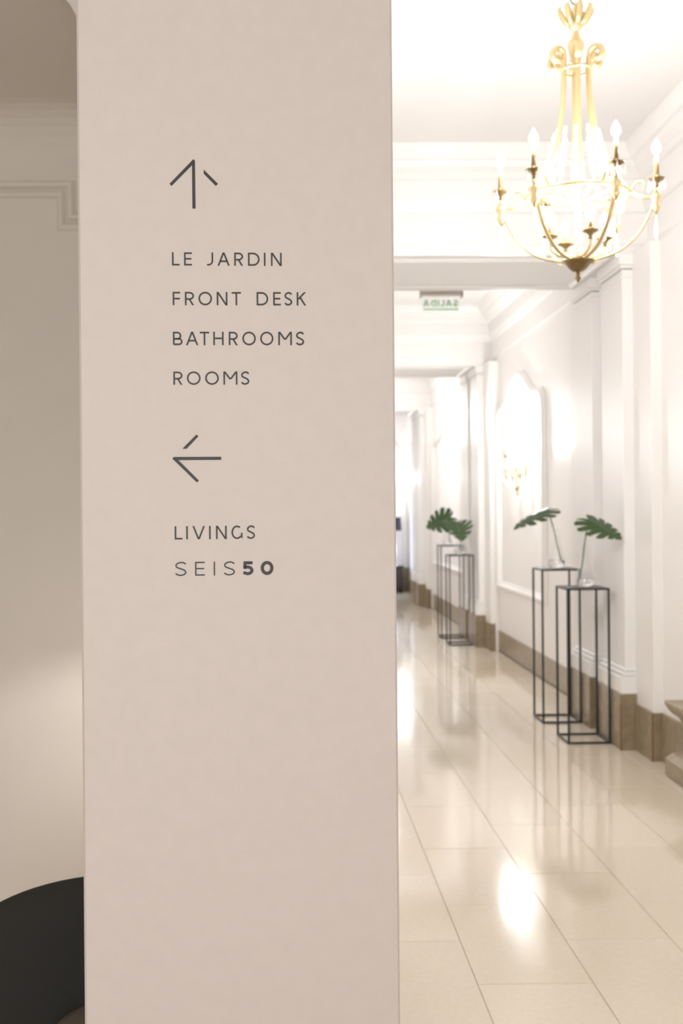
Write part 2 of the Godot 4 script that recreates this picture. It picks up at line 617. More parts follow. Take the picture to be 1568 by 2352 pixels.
func right_wall() -> void:
	var rw := structure("wall_right", "white right wall of the corridor with pilasters and moulded panels", "wall")
	# main plane, with a window opening in the last bay
	var w0 := -19.95
	var w1 := -21.55
	put("wall_plane", box_mesh(Vector3(WALL, 0, w0), Vector3(WALL + 0.3, CEILING, 1.9)), M.wall, rw)
	put("wall_plane", box_mesh(Vector3(WALL, 0, -22.2), Vector3(WALL + 0.3, CEILING, w1)), M.wall, rw)
	put("wall_plane", box_mesh(Vector3(WALL, 0, w1), Vector3(WALL + 0.3, 0.4, w0)), M.wall, rw)
	put("wall_plane", box_mesh(Vector3(WALL, 2.9, w1), Vector3(WALL + 0.3, CEILING, w0)), M.wall, rw)
	put("raised_panel", box_mesh(Vector3(RAISED, 0, -6.93), Vector3(WALL + 0.01, SOFFIT, 1.7), 0.003), M.wall, rw)
	var shaft_near := box_mesh(Vector3(SHAFT, 0.5, -0.5), Vector3(BACKING + 0.01, 3.1, 0.0), 0.004)
	var cap := begin()
	box(cap, Vector3(SHAFT - 0.008, 3.045, -0.508), Vector3(BACKING + 0.01, 3.065, 0.008), 0.004)
	box(cap, Vector3(SHAFT - 0.012, 3.105, -0.512), Vector3(BACKING + 0.01, 3.125, 0.012), 0.004)
	box(cap, Vector3(SHAFT - 0.022, 3.125, -0.522), Vector3(BACKING + 0.01, SOFFIT, 0.022), 0.004)
	var cap_mesh := done(cap)
	var base := begin()
	box(base, Vector3(SHAFT - 0.035, 0.36, -0.53), Vector3(BACKING + 0.01, 0.47, 0.03), 0.005)
	box(base, Vector3(SHAFT - 0.022, 0.47, -0.52), Vector3(BACKING + 0.01, 0.5, 0.02), 0.008)
	box(base, Vector3(SHAFT - 0.01, 0.5, -0.51), Vector3(BACKING + 0.01, 0.525, 0.01), 0.008)
	var base_mesh := done(base)
	for z0 in GROUPS:
		put("backing", box_mesh(Vector3(BACKING, 0, z0 - 1.62), Vector3(WALL + 0.01, SOFFIT, z0 + 0.365), 0.003), M.wall, rw)
		for dz in [0.0, -0.74]:
			var s := put("pilaster", shaft_near, M.white, rw, Vector3(0, 0, z0 + dz))
			put("capital", cap_mesh, M.white, s)
			put("pilaster_base", base_mesh, M.white, s)
	# moulded panels: one tall panel with a shaped head in each bay
	var panels := [[-10.2, -12.4], [-14.9, -17.9]]
	var k := 0
	for zz in panels:
		var st := begin()
		sweep(st, panel_path(zz[0], zz[1]), frame_profile(0.085, 0.05), Vector3.LEFT, true)
		put("panel_moulding", done(st), M.white, rw)
		k += 1
	# entablature: the same cornice runs along the wall and over the beams
	var st2 := begin()
	prism(st2, cornice(), Vector3(WALL, 0, -21.9), Vector3.LEFT, Vector3.UP, -23.6)
	put("cornice", done(st2), M.white, rw)
	# marble plinth
	var pl := structure("baseboard_right", "brown marble plinth blocks along the foot of the right wall", "baseboard")
	put("plinth", box_mesh(Vector3(RAISED - 0.018, 0, -6.93), Vector3(RAISED + 0.02, 0.3, 1.7), 0.004), M.stone, pl)
	var spans := [[-8.9, -12.48], [-14.46, -18.04], [-20.0, -21.9]]
	for s in spans:
		var z: float = s[0]
		while z > s[1] + 0.01:
			var ze: float = maxf(z - 0.9, s[1])
			put("plinth", box_mesh(Vector3(WALL - 0.02, 0, ze + 0.001), Vector3(WALL + 0.02, 0.22, z - 0.001), 0.003), M.stone, pl)
			z = ze
	for z0 in GROUPS:
		put("plinth", box_mesh(Vector3(BACKING - 0.015, 0, z0 - 1.62), Vector3(BACKING + 0.05, 0.3, z0 + 0.37), 0.004), M.stone, pl)
		for dz in [0.0, -0.74]:
			put("plinth", box_mesh(Vector3(SHAFT - 0.045, 0, z0 + dz - 0.54), Vector3(BACKING, 0.36, z0 + dz + 0.03), 0.004), M.stone, pl)
	# rusty joints between the plinth blocks
	for z0 in GROUPS:
		for e in [[SHAFT - 0.0455, z0 + 0.031], [BACKING - 0.0155, z0 + 0.031], [BACKING - 0.0155, z0 + 0.371]]:
			put("joint", box_mesh(Vector3(e[0] - 0.0006, 0.0, e[1] - 0.008), Vector3(e[0] + 0.008, 0.298, e[1] + 0.0006)), M.rust, pl)
	# window in the last bay
	var wn := structure("window_1", "tall window letting daylight in at the far end of the right wall", "window")
	var fr := begin()
	box(fr, Vector3(WALL + 0.1, 0.4, w0 - 0.07), Vector3(WALL + 0.17, 2.9, w0), 0.004)
	box(fr, Vector3(WALL + 0.1, 0.4, w1), Vector3(WALL + 0.17, 2.9, w1 + 0.07), 0.004)
	box(fr, Vector3(WALL + 0.1, 0.4, w1), Vector3(WALL + 0.17, 0.48, w0), 0.004)
	box(fr, Vector3(WALL + 0.1, 2.82, w1), Vector3(WALL + 0.17, 2.9, w0), 0.004)
	put("frame", done(fr), M.white, wn)
	var mz := (w0 + w1) / 2
	put("mullion", box_mesh(Vector3(WALL + 0.105, 0.48, mz - 0.03), Vector3(WALL + 0.165, 2.82, mz + 0.03), 0.004), M.white, wn)
	for s in [[w0 - 0.07, mz + 0.03], [mz - 0.03, w1 + 0.07]]:
		put("pane", box_mesh(Vector3(WALL + 0.133, 0.48, s[1]), Vector3(WALL + 0.137, 2.82, s[0])), M.glass, wn)

func panel_path(z0: float, z1: float) -> Array:
	var path := []
	var zm := (z0 + z1) / 2
	var hw := absf(z0 - z1) / 2
	var half := [Vector2(1, 0.73), Vector2(1, 2.45), Vector2(0.97, 2.56), Vector2(0.9, 2.63), Vector2(0.8, 2.645), Vector2(0.66, 2.65), Vector2(0.5, 2.7), Vector2(0.32, 2.81), Vector2(0.16, 2.88), Vector2(0, 2.9)]
	for p in half: path.append(Vector3(WALL, p.y, zm + hw * p.x))
	for i in range(half.size() - 2, -1, -1): path.append(Vector3(WALL, half[i].y, zm - hw * half[i].x))
	return path

func cornice() -> PackedVector2Array:
	return PackedVector2Array([Vector2(-0.02, 3.194), Vector2(0.004, 3.194), Vector2(0.004, 3.25), Vector2(0.012, 3.26), Vector2(0.012, 3.455), Vector2(0.03, 3.465), Vector2(0.045, 3.52), Vector2(0.05, 3.54), Vector2(0.05, 3.66), Vector2(0.07, 3.67), Vector2(0.09, 3.7), Vector2(0.13, 3.73), Vector2(0.14, 3.765), Vector2(0.16, 3.77), Vector2(0.19, 3.83), Vector2(0.2, 3.87), Vector2(-0.02, 3.87)])

func ceiling_and_beams() -> void:
	var ce := structure("ceiling", "white plaster ceiling crossed by deep moulded beams", "ceiling")
	put("ceiling_plane", box_mesh(Vector3(-3.8, CEILING, -22.2), Vector3(2.7, CEILING + 0.2, 1.9)), M.ceiling, ce)
	for z0 in [-1.73] + GROUPS:
		var far: float = z0 - 1.16
		put("beam", box_mesh(Vector3(0.0, SOFFIT, far), Vector3(WALL + 0.02, CEILING + 0.02, z0)), M.ceiling, ce)
		var st := begin()
		prism(st, cornice(), Vector3(0.1, 0, z0), Vector3.BACK, Vector3.UP, -(WALL - 0.08))
		put("beam_cornice", done(st), M.white, ce)
		var sf := begin()
		prism(sf, cornice(), Vector3(WALL + 0.02, 0, far), Vector3.FORWARD, Vector3.UP, -(WALL - 0.08))
		put("beam_cornice", done(sf), M.white, ce)
		var pn := begin()
		sweep(pn, [Vector3(0.3, SOFFIT, z0 - 0.14), Vector3(2.1, SOFFIT, z0 - 0.14), Vector3(2.1, SOFFIT, far + 0.14), Vector3(0.3, SOFFIT, far + 0.14)], frame_profile(0.05, 0.02), Vector3.DOWN, true)
		put("soffit_moulding", done(pn), M.white, ce)

func left_room() -> void:
	# an alcove behind an opening with rounded upper corners
	var wa := structure("wall_alcove", "plain wall face with a round-cornered opening into the side room", "wall")
	var st := begin()
	var z := -3.2
	var r := 0.2
	var jx := -0.565
	var top := 3.075
	var poly := PackedVector2Array([Vector2(-0.06, 0), Vector2(-0.06, CEILING), Vector2(-3.6, CEILING), Vector2(-3.6, 0), Vector2(-2.6, 0), Vector2(-2.6, top - r)])
	for i in 9:
		var a := PI - PI / 2 * i / 8.0
		poly.append(Vector2(-2.6 + r + r * cos(a), top - r + r * sin(a)))
	for i in 9:
		var a := PI / 2 - PI / 2 * i / 8.0
		poly.append(Vector2(jx - r + r * cos(a), top - r + r * sin(a)))
	poly.append(Vector2(jx, 0))
	prism(st, poly, Vector3(0, 0, z - 0.03), Vector3.RIGHT, Vector3.UP, 0.03)
	put("wall_plane", done(st), M.room, wa)
	var wr := structure("wall_room", "dim beige wall of the side room with a stepped moulding", "wall")
	put("wall_plane", box_mesh(Vector3(-3.6, 0, -4.6), Vector3(-0.06, 3.3, -4.36)), M.room, wr)
	# coved ceiling of the alcove
	var cv := begin()
	var cp := PackedVector2Array([Vector2(0, 3.3), Vector2(0, 3.0)])
	for i in 9:
		var a := PI / 2 * i / 8.0
		cp.append(Vector2(0.2 - 0.2 * cos(a), 2.88 + 0.195 * sin(a)))
	cp.append(Vector2(1.135, 3.075))
	cp.append(Vector2(1.135, 3.3))
	cp[1] = Vector2(0, 2.88)
	prism(cv, cp, Vector3(-0.06, 0, -4.36), Vector3.BACK, Vector3.UP, 3.54)
	put("coved_ceiling", done(cv), M.room, wr)
	for j in 2:
		var mo := begin()
		var d := 0.0 if j == 0 else 0.038
		var pth := [Vector3(-3.4, 2.815 - d, -4.36), Vector3(-0.82 - d, 2.815 - d, -4.36), Vector3(-0.82 - d, 2.69 - d, -4.36), Vector3(-0.3, 2.69 - d, -4.36)]
		sweep(mo, pth, [Vector2(-0.014, -0.002), Vector2(-0.014, 0.01), Vector2(-0.004, 0.018), Vector2(0.008, 0.016), Vector2(0.014, 0.006), Vector2(0.014, -0.002)], Vector3.BACK)
		put("panel_moulding", done(mo), M.room, wr)

func pillar() -> void:
	var at := Vector3(-0.086, 0, -1.98)
	var turn := 0.0494
	var p := structure("pillar", "broad flat beige pillar carrying the wayfinding signs", "pillar")
	p.position = at
	p.rotation.y = turn
	put("shaft", box_mesh(Vector3(-0.2725, 0, -0.28), Vector3(0.2785, CEILING, 0.0), 0.004), M.pillar, p)
	# arrows
	var up := thing("direction_arrow", "dark arrow pointing up, at the top of the pillar above all lettering", "arrow", at, "wayfinding arrows on the pillar")
	up.rotation.y = turn
	flat_part("shaft", [Vector2(-0.0746, 2.0808), Vector2(-0.0691, 2.0808), Vector2(-0.0694, 2.1642), Vector2(-0.0722, 2.1668), Vector2(-0.0746, 2.1605)], up)
	flat_part("barb", [Vector2(-0.1139, 2.1235), Vector2(-0.1104, 2.1198), Vector2(-0.0735, 2.1575), Vector2(-0.0722, 2.1668)], up)
	flat_part("barb", [Vector2(-0.0544, 2.1489), Vector2(-0.0544, 2.1417), Vector2(-0.0334, 2.1204), Vector2(-0.0298, 2.1243)], up)
	var lf := thing("direction_arrow", "dark arrow pointing left, halfway down the pillar above two lines of lettering", "arrow", at, "wayfinding arrows on the pillar")
	lf.rotation.y = turn
	flat_part("shaft", [Vector2(-0.1105, 1.6477), Vector2(-0.113, 1.6449), Vector2(-0.1062, 1.6422), Vector2(-0.0281, 1.6422), Vector2(-0.0281, 1.6476)], lf)
	flat_part("barb", [Vector2(-0.113, 1.6449), Vector2(-0.0707, 1.6029), Vector2(-0.0673, 1.6065), Vector2(-0.1025, 1.6422)], lf)
	flat_part("barb", [Vector2(-0.0956, 1.662), Vector2(-0.0881, 1.662), Vector2(-0.0674, 1.6834), Vector2(-0.0708, 1.6869)], lf)
	var g := "lettering on the pillar"
	var s := 0.00019848   # metres on the pillar per unit of the measured widths
	line("dark thin capitals, two short words, directly under the upward arrow", "LE JARDIN", [172, 277, 478, 570, 717, 838, 978, 1040], [66, 69, 54, 107, 78, 102, 14, 95], 172, s, -0.1107, 1.9814, 0.0229, 0.122, at, turn, g)
	line("dark thin capitals reading FRONT DESK on the pillar", "FRONT DESK", [178, 285, 403, 563, 695, 914, 1060, 1160, 1268], [65, 80, 119, 94, 81, 102, 67, 68, 84], 178, s, -0.1101, 1.9122, 0.0232, 0.122, at, turn, g)
	line("dark thin capitals reading BATHROOMS on the pillar", "BATHROOMS", [180, 294, 415, 533, 669, 788, 945, 1105, 1262], [84, 108, 82, 91, 79, 119, 117, 120, 72], 180, s, -0.1103, 1.8425, 0.0234, 0.122, at, turn, g)
	line("dark thin capitals reading ROOMS, last line above the left arrow", "ROOMS", [184, 302, 462, 622, 778], [80, 120, 120, 123, 72], 184, s, -0.1101, 1.7735, 0.0230, 0.122, at, turn, g)
	var s7 := 0.00016443
	line("dark thin capitals reading LIVINGS, directly under the left arrow", "LIVINGS", [190, 313, 377, 553, 626, 790, 954], [82, 15, 133, 17, 114, 118, 86], 190, s7, -0.1101, 1.5039, 0.0232, 0.122, at, turn, g)
	line("wide-spaced hairline capitals ending in two bold numerals, lowest line on the pillar", "SEIS50", [197, 405, 602, 712, 907, 1100], [116, 103, 14, 114, 113, 136], 197, s7, -0.1094, 1.4405, 0.0241, 0.095, at, turn, g)

func flat_part(called: String, pts: Array, parent: Node) -> void:
	var st := begin()
	slab(st, pts, 1.0, Vector2.ZERO, 0.0008)
	put(called, done(st), M.vinyl, parent)

func line(label: String, text: String, xs: Array, ws: Array, x0: float, s: float, u: float, y: float, cap: float, t: float, at: Vector3, turn: float, group: String) -> void:
	var o := thing("lettering", label, "lettering", at, group)
	o.rotation.y = turn
	var i := 0
	for ch in text:
		if ch == " ": continue
		var tt := 0.235 if ch in "50" and text == "SEIS50" else t
		var g := "O" if ch == "0" else ch
		put("letter", glyph(g, ws[i] * s / cap, tt, cap, Vector2(u + (xs[i] - x0) * s, y)), M.vinyl, o)
		i += 1

# ---------------------------------------------------------------- lamps
func bulb_mesh(r: float, h: float) -> ArrayMesh:
	var st := begin()
	var prof := [Vector2(0, 0)]
	for i in range(1, 9):
		var t := i / 8.0
		prof.append(Vector2(r * sin(PI * pow(t, 0.75)) * (1.0 - 0.25 * t), h * t))
	prof[-1] = Vector2(0, h)
	lathe(st, prof, 12)
	return done(st)

func candle_set(parent: Node3D, at: Vector3, height: float, bulb_r: float, energy: float, light_at: Node3D) -> void:
	var cup := begin()
	lathe(cup, [Vector2(0, -0.03), Vector2(0.008, -0.028), Vector2(0.006, -0.016), Vector2(0.014, -0.006), Vector2(0.03, 0.002), Vector2(0.033, 0.006), Vector2(0.012, 0.006), Vector2(0.014, 0.016), Vector2(0.0, 0.016)], 14)
	put("cup", done(cup), M.bronze, parent, at)
	var cd := begin()
	lathe(cd, [Vector2(0, 0.01), Vector2(0.01, 0.01), Vector2(0.0085, height), Vector2(0, height)], 12)
	put("candle", done(cd), M.candle, parent, at)
	put("bulb", bulb_mesh(bulb_r, bulb_r * 3.2), M.bulb, parent, at + Vector3(0, height, 0))
	lamp_light(light_at, at + Vector3(0, height + bulb_r * 1.3, 0), energy, Color(0.955, 0.98, 0.99), bulb_r * 0.7)

func strand(p: Array, n: int, r: float) -> ArrayMesh:
	var st := begin()
	var c := Curve3D.new()
	for q in p: c.add_point(q)
	var total := c.get_baked_length()
	for i in n:
		var at := c.sample_baked(total * (i + 0.5) / n)
		var rr := r * (1.0 + 0.25 * sin(i * 1.7))
		lathe(st, [Vector2(0, -rr * 1.25), Vector2(rr, 0), Vector2(0, rr * 1.25)], 6, at, -1)
	return done(st)

func pendant_mesh(l: float, r: float) -> ArrayMesh:
	var st := begin()
	lathe(st, [Vector2(0, -l), Vector2(r * 0.7, -l + r), Vector2(r, -l * 0.55), Vector2(r * 0.3, -l * 0.2), Vector2(0.002, 0)], 6, Vector3.ZERO, -1)
	return done(st)

func ring_path(r: float, y: float, n := 24) -> Array:
	var out := []
	for i in n + 1: out.append(Vector3(cos(TAU * i / n) * r, y, -sin(TAU * i / n) * r))
	return out

func chandelier() -> Node3D:
	# built round its own axis; heights are those above the floor
	var o := thing("chandelier", "gilded chandelier with six candle arms and crystal strands in the nearest ceiling bay", "chandelier", Vector3(1.167, 0, -4.5), "chandeliers along the corridor")
	# chain
	for i in 7:
		var st := begin()
		var pts := []
		for k in 17:
			var a := TAU * k / 16.0
			pts.append(Vector3(cos(a) * 0.021, sin(a) * 0.027, 0))
		tube(st, pts, [0.0035], 6)
		put("chain_link", done(st), M.bronze, o, Vector3(0, 3.59 + i * 0.045, 0), 0.0 if i % 2 == 0 else PI / 2)
	# leafy crown, baluster, stem
	var cr := begin()
	lathe(cr, [Vector2(0.008, 3.455), Vector2(0.02, 3.462), Vector2(0.03, 3.48), Vector2(0.034, 3.5), Vector2(0.028, 3.52), Vector2(0.014, 3.545), Vector2(0.005, 3.57)], 16)
	put("crown", done(cr), M.brass, o)
	for k in 8:
		var st := begin()
		tube(st, curve([Vector3(0.028, 3.48, 0), Vector3(0.045, 3.5, 0), Vector3(0.06, 3.525, 0), Vector3(0.066, 3.545, 0), Vector3(0.058, 3.552, 0)], 4), [0.006, 0.008, 0.009, 0.01, 0.01, 0.01, 0.01, 0.01, 0.01, 0.01, 0.009, 0.008, 0.007, 0.006, 0.005, 0.004, 0.003], 6, 1.5)
		put("leaf_scroll", done(st), M.brass, o, Vector3.ZERO, TAU * k / 8)
	var ba := begin()
	lathe(ba, [Vector2(0.012, 3.29), Vector2(0.018, 3.31), Vector2(0.014, 3.33), Vector2(0.024, 3.36), Vector2(0.033, 3.395), Vector2(0.032, 3.41), Vector2(0.018, 3.43), Vector2(0.011, 3.455), Vector2(0.012, 3.46)], 16)
	put("baluster", done(ba), M.brass, o)
	var ro := begin()
	lathe(ro, [Vector2(0.009, 2.53), Vector2(0.009, 3.3)], 10)
	put("stem", done(ro), M.brass, o)
	# lyre bands with scrolled heads
	for k in 6:
		var st := begin()
		var p := curve([Vector3(0.2, 2.8, 0), Vector3(0.14, 2.89, 0), Vector3(0.098, 2.99, 0), Vector3(0.072, 3.1, 0), Vector3(0.06, 3.2, 0), Vector3(0.056, 3.29, 0)], 5)
		for i in 15:
			var a := PI - 0.2 - i * 0.42
			var rr := 0.033 - i * 0.0016
			p.append(Vector3(0.089 + rr * cos(a), 3.345 + rr * 1.1 * sin(a), 0))
		var rad := []
		for i in p.size(): rad.append(0.0072 if i < p.size() - 14 else 0.0115)
		tube(st, p, rad, 8, 1.5)
		put("lyre_band", done(st), M.brass, o, Vector3.ZERO, TAU * (k + 0.35) / 6)
	var hr := begin()
	tube(hr, ring_path(0.06, 3.3), [0.006], 6)
	put("neck_ring", done(hr), M.brass, o)
	var rg := begin()
	tube(rg, ring_path(0.2, 2.8, 36), [0.008], 8)
	put("arm_ring", done(rg), M.brass, o)
	# arms
	for k in 6:
		var turn := TAU * k / 6 - PI / 2 + deg_to_rad(13.5)
		var st := begin()
		tube(st, curve([Vector3(0.05, 2.79, 0), Vector3(0.12, 2.812, 0), Vector3(0.19, 2.805, 0), Vector3(0.25, 2.775, 0), Vector3(0.293, 2.775, 0), Vector3(0.302, 2.805, 0)], 5), [0.007], 8)
		tube(st, curve([Vector3(0.2, 2.8, 0), Vector3(0.225, 2.835, 0), Vector3(0.255, 2.83, 0), Vector3(0.25, 2.805, 0)], 4), [0.006, 0.006, 0.006, 0.006, 0.005, 0.005, 0.005, 0.005, 0.004, 0.004, 0.003, 0.003, 0.003], 6)
		lathe(st, [Vector2(0, 2.7), Vector2(0.008, 2.71), Vector2(0.018, 2.73), Vector2(0.01, 2.75), Vector2(0.024, 2.77), Vector2(0.012, 2.79), Vector2(0.0, 2.8)], 10, Vector3(0.3, 0, 0))
		var arm := put("arm", done(st), M.brass, o, Vector3.ZERO, turn)
		candle_set(arm, Vector3(0.302, 2.838, 0), 0.1, 0.02, 0.2, arm)
		put("pendant", pendant_mesh(0.1, 0.009), M.crystal, arm, Vector3(0.3, 2.7, 0))
		for j in 4:
			var a := TAU * j / 4 + 0.4
			put("pendant", pendant_mesh(0.05, 0.007), M.crystal, arm, Vector3(0.302 + cos(a) * 0.031, 2.842, sin(a) * 0.031))
	# basket: ribs, bottom plate and finial
	for k in 6:
		var st := begin()
		tube(st, curve([Vector3(0.295, 2.765, 0), Vector3(0.268, 2.69, 0), Vector3(0.222, 2.62, 0), Vector3(0.15, 2.565, 0), Vector3(0.05, 2.538, 0)], 5), [0.0055], 8, 1.8)
		put("basket_rib", done(st), M.brass, o, Vector3.ZERO, TAU * k / 6 - PI / 2 + deg_to_rad(13.5))
	var pt := begin()
	lathe(pt, [Vector2(0, 2.498), Vector2(0.02, 2.5), Vector2(0.036, 2.512), Vector2(0.05, 2.53), Vector2(0.067, 2.536), Vector2(0.067, 2.541), Vector2(0, 2.541)], 20)
	put("bottom_plate", done(pt), M.bronze, o)
	var fi := begin()
	lathe(fi, [Vector2(0, 2.454), Vector2(0.005, 2.46), Vector2(0.013, 2.472), Vector2(0.007, 2.483), Vector2(0.01, 2.49), Vector2(0.006, 2.502)], 12)
	put("finial", done(fi), M.bronze, o)
	# lamps inside the basket
	for k in 4:
		var a := TAU * k / 4 - PI / 2 + deg_to_rad(10)
		var st := begin()
		tube(st, curve([Vector3(0.01, 2.56, 0), Vector3(0.06, 2.555, 0), Vector3(0.108, 2.575, 0), Vector3(0.115, 2.61, 0)], 4), [0.006], 6)
		var inner := put("inner_arm", done(st), M.brass, o, Vector3.ZERO, a)
		candle_set(inner, Vector3(0.115, 2.63, 0), 0.05, 0.02, 0.13, inner)
	# crystal strands
	var hang := strand([Vector3(0.084, 3.06, 0), Vector3(0.105, 2.97, 0), Vector3(0.14, 2.88, 0), Vector3(0.2, 2.81, 0)], 18, 0.008)
	var swag := strand([Vector3(0.2, 2.79, 0), Vector3(0.175, 2.7, 0), Vector3(0.12, 2.61, 0), Vector3(0.05, 2.55, 0)], 18, 0.009)
	for k in 12:
		put("crystal_strand", hang, M.crystal, o, Vector3.ZERO, TAU * (k + 0.5) / 12)
	for k in 6:
		put("crystal_strand", swag, M.crystal, o, Vector3.ZERO, TAU * (k + 0.5) / 6 - PI / 2 + deg_to_rad(13.5))
	return o

func sconce(label: String, at: Vector3, turn: float, energy := 0.5) -> Node3D:
	# origin at the wall; +x leads away from the wall
	var o := thing("wall_sconce", label, "wall lamp", at, "gilded wall sconces in the panels")
	o.rotation.y = turn
	var st := begin()
	var plate := PackedVector2Array()
	for i in 24:
		var a := TAU * i / 24
		plate.append(Vector2(cos(a) * 0.06, sin(a) * 0.13))
	prism(st, plate, Vector3(0, 2.0, 0), Vector3.FORWARD, Vector3.UP, 0.015)
	put("back_plate", done(st), M.brass, o)
	var bo := begin()
	lathe(bo, [Vector2(0, 1.67), Vector2(0.006, 1.69), Vector2(0.014, 1.71), Vector2(0.007, 1.73), Vector2(0.02, 1.75), Vector2(0.035, 1.78), Vector2(0.03, 1.8), Vector2(0.01, 1.82), Vector2(0.009, 2.3), Vector2(0.02, 2.32), Vector2(0.012, 2.35), Vector2(0.0, 2.38)], 12, Vector3(0.09, 0, 0))
	tube(bo, curve([Vector3(0, 2.0, 0), Vector3(0.05, 1.98, 0), Vector3(0.09, 2.0, 0)], 4), [0.01], 8)
	put("stem", done(bo), M.brass, o)
	for k in 3:
		var turn2 := deg_to_rad(-88.0 + 88.0 * k)
		var am := begin()
		tube(am, curve([Vector3(0, 1.93, 0), Vector3(0.05, 1.96, 0), Vector3(0.11, 1.92, 0), Vector3(0.17, 1.9, 0), Vector3(0.19, 1.96, 0), Vector3(0.18, 2.05, 0)], 5), [0.0055], 8)
		lathe(am, [Vector2(0, 1.84), Vector2(0.012, 1.86), Vector2(0.02, 1.885), Vector2(0.014, 1.91), Vector2(0, 1.92)], 10, Vector3(0.175, 0, 0))
		var reach := 1.0 if k != 1 else 0.62
		var arm := put("arm", done(am), M.brass, o, Vector3(0.09, 0, 0), turn2)
		arm.scale = Vector3(reach, 1, 1)
		candle_set(arm, Vector3(0.18, 2.08, 0), 0.1, 0.026, energy, arm)
	var hang := strand([Vector3(0.012, 2.32, 0), Vector3(0.05, 2.16, 0), Vector3(0.11, 2.0, 0), Vector3(0.15, 1.95, 0)], 18, 0.009)
	var swag := strand([Vector3(0.17, 1.9, 0), Vector3(0.14, 1.82, 0), Vector3(0.08, 1.78, 0), Vector3(0.02, 1.77, 0)], 14, 0.009)
	for k in 5:
		var a := deg_to_rad(-90.0 + 45.0 * k)
		put("crystal_strand", hang, M.crystal, o, Vector3(0.09, 0, 0), a)
		put("crystal_strand", swag, M.crystal, o, Vector3(0.09, 0, 0), a)
	return o

func lamps() -> void:
	var ch := chandelier()
	copy_of(ch, "unseen gilded chandelier hidden behind the pillar, placed to light the far bay beyond the second beam", Vector3(1.167, 0, -16.2))  # out of view, there to light the far bay
	sconce("gilded crystal wall sconce glowing in the arched panel behind the nearer plant stands", Vector3(WALL, 0, -11.05), PI)
	sconce("added gilded fill sconce on the left wall of the nearest bay, hidden behind the pillar", Vector3(0.14, 0, -5.9), 0.0, 0.22)  # added fill, brightens the lower right wall
	sconce("added gilded fill sconce on the left wall opposite the arched panel, hidden behind the pillar", Vector3(0.14, 0, -10.9), 0.0, 0.22)  # added fill for the second bay, hidden from the camera
	sconce("gilded wall sconce on the end wall above the black lampshade", Vector3(2.08, -0.02, -21.9), -PI / 2)

# ---------------------------------------------------------------- furniture
func plant_stand(label: String, at: Vector3, w: float, d: float, h: float) -> Node3D:
	var o := thing("plant_stand", label, "plant stand", at, "black wire plant stands against the pilasters")
	var b := 0.0135
	for sx in [-1, 1]:
		for sz in [-1, 1]:
			var c := Vector3(sx * (w - b) / 2, 0, sz * (d - b) / 2)
			put("post", box_mesh(Vector3(-b / 2, 0, -b / 2), Vector3(b / 2, h, b / 2), 0.001), M.iron, o, c)
	for y in [b / 2, h - b / 2]:
		for s in [-1, 1]:
			put("rail", box_mesh(Vector3(-w / 2 + b, -b / 2, -b / 2), Vector3(w / 2 - b, b / 2, b / 2), 0.001), M.iron, o, Vector3(0, y, s * (d - b) / 2))
			put("rail", box_mesh(Vector3(-b / 2, -b / 2, -d / 2 + b), Vector3(b / 2, b / 2, d / 2 - b), 0.001), M.iron, o, Vector3(s * (w - b) / 2, y, 0))
	put("top_plate", box_mesh(Vector3(-w / 2 + b, h - 0.006, -d / 2 + b), Vector3(w / 2 - b, h - 0.002, d / 2 - b)), M.iron, o)
	return o

func vase(label: String, at: Vector3) -> Node3D:
	var o := thing("vase", label, "vase", at, "clear glass vases on the plant stands")
	var st := begin()
	lathe(st, [Vector2(0, 0.002), Vector2(0.03, 0.0), Vector2(0.05, 0.006), Vector2(0.062, 0.025), Vector2(0.063, 0.045), Vector2(0.055, 0.085), Vector2(0.042, 0.14), Vector2(0.029, 0.2), Vector2(0.021, 0.25), Vector2(0.019, 0.275), Vector2(0.022, 0.29)], 28)
	put("glass_body", done(st), M.glass, o)
	var w := begin()
	lathe(w, [Vector2(0, 0.005), Vector2(0.03, 0.004), Vector2(0.047, 0.009), Vector2(0.058, 0.026), Vector2(0.059, 0.044), Vector2(0.055, 0.06), Vector2(0, 0.06)], 28)
	put("water", done(w), M.water, o)
	return o

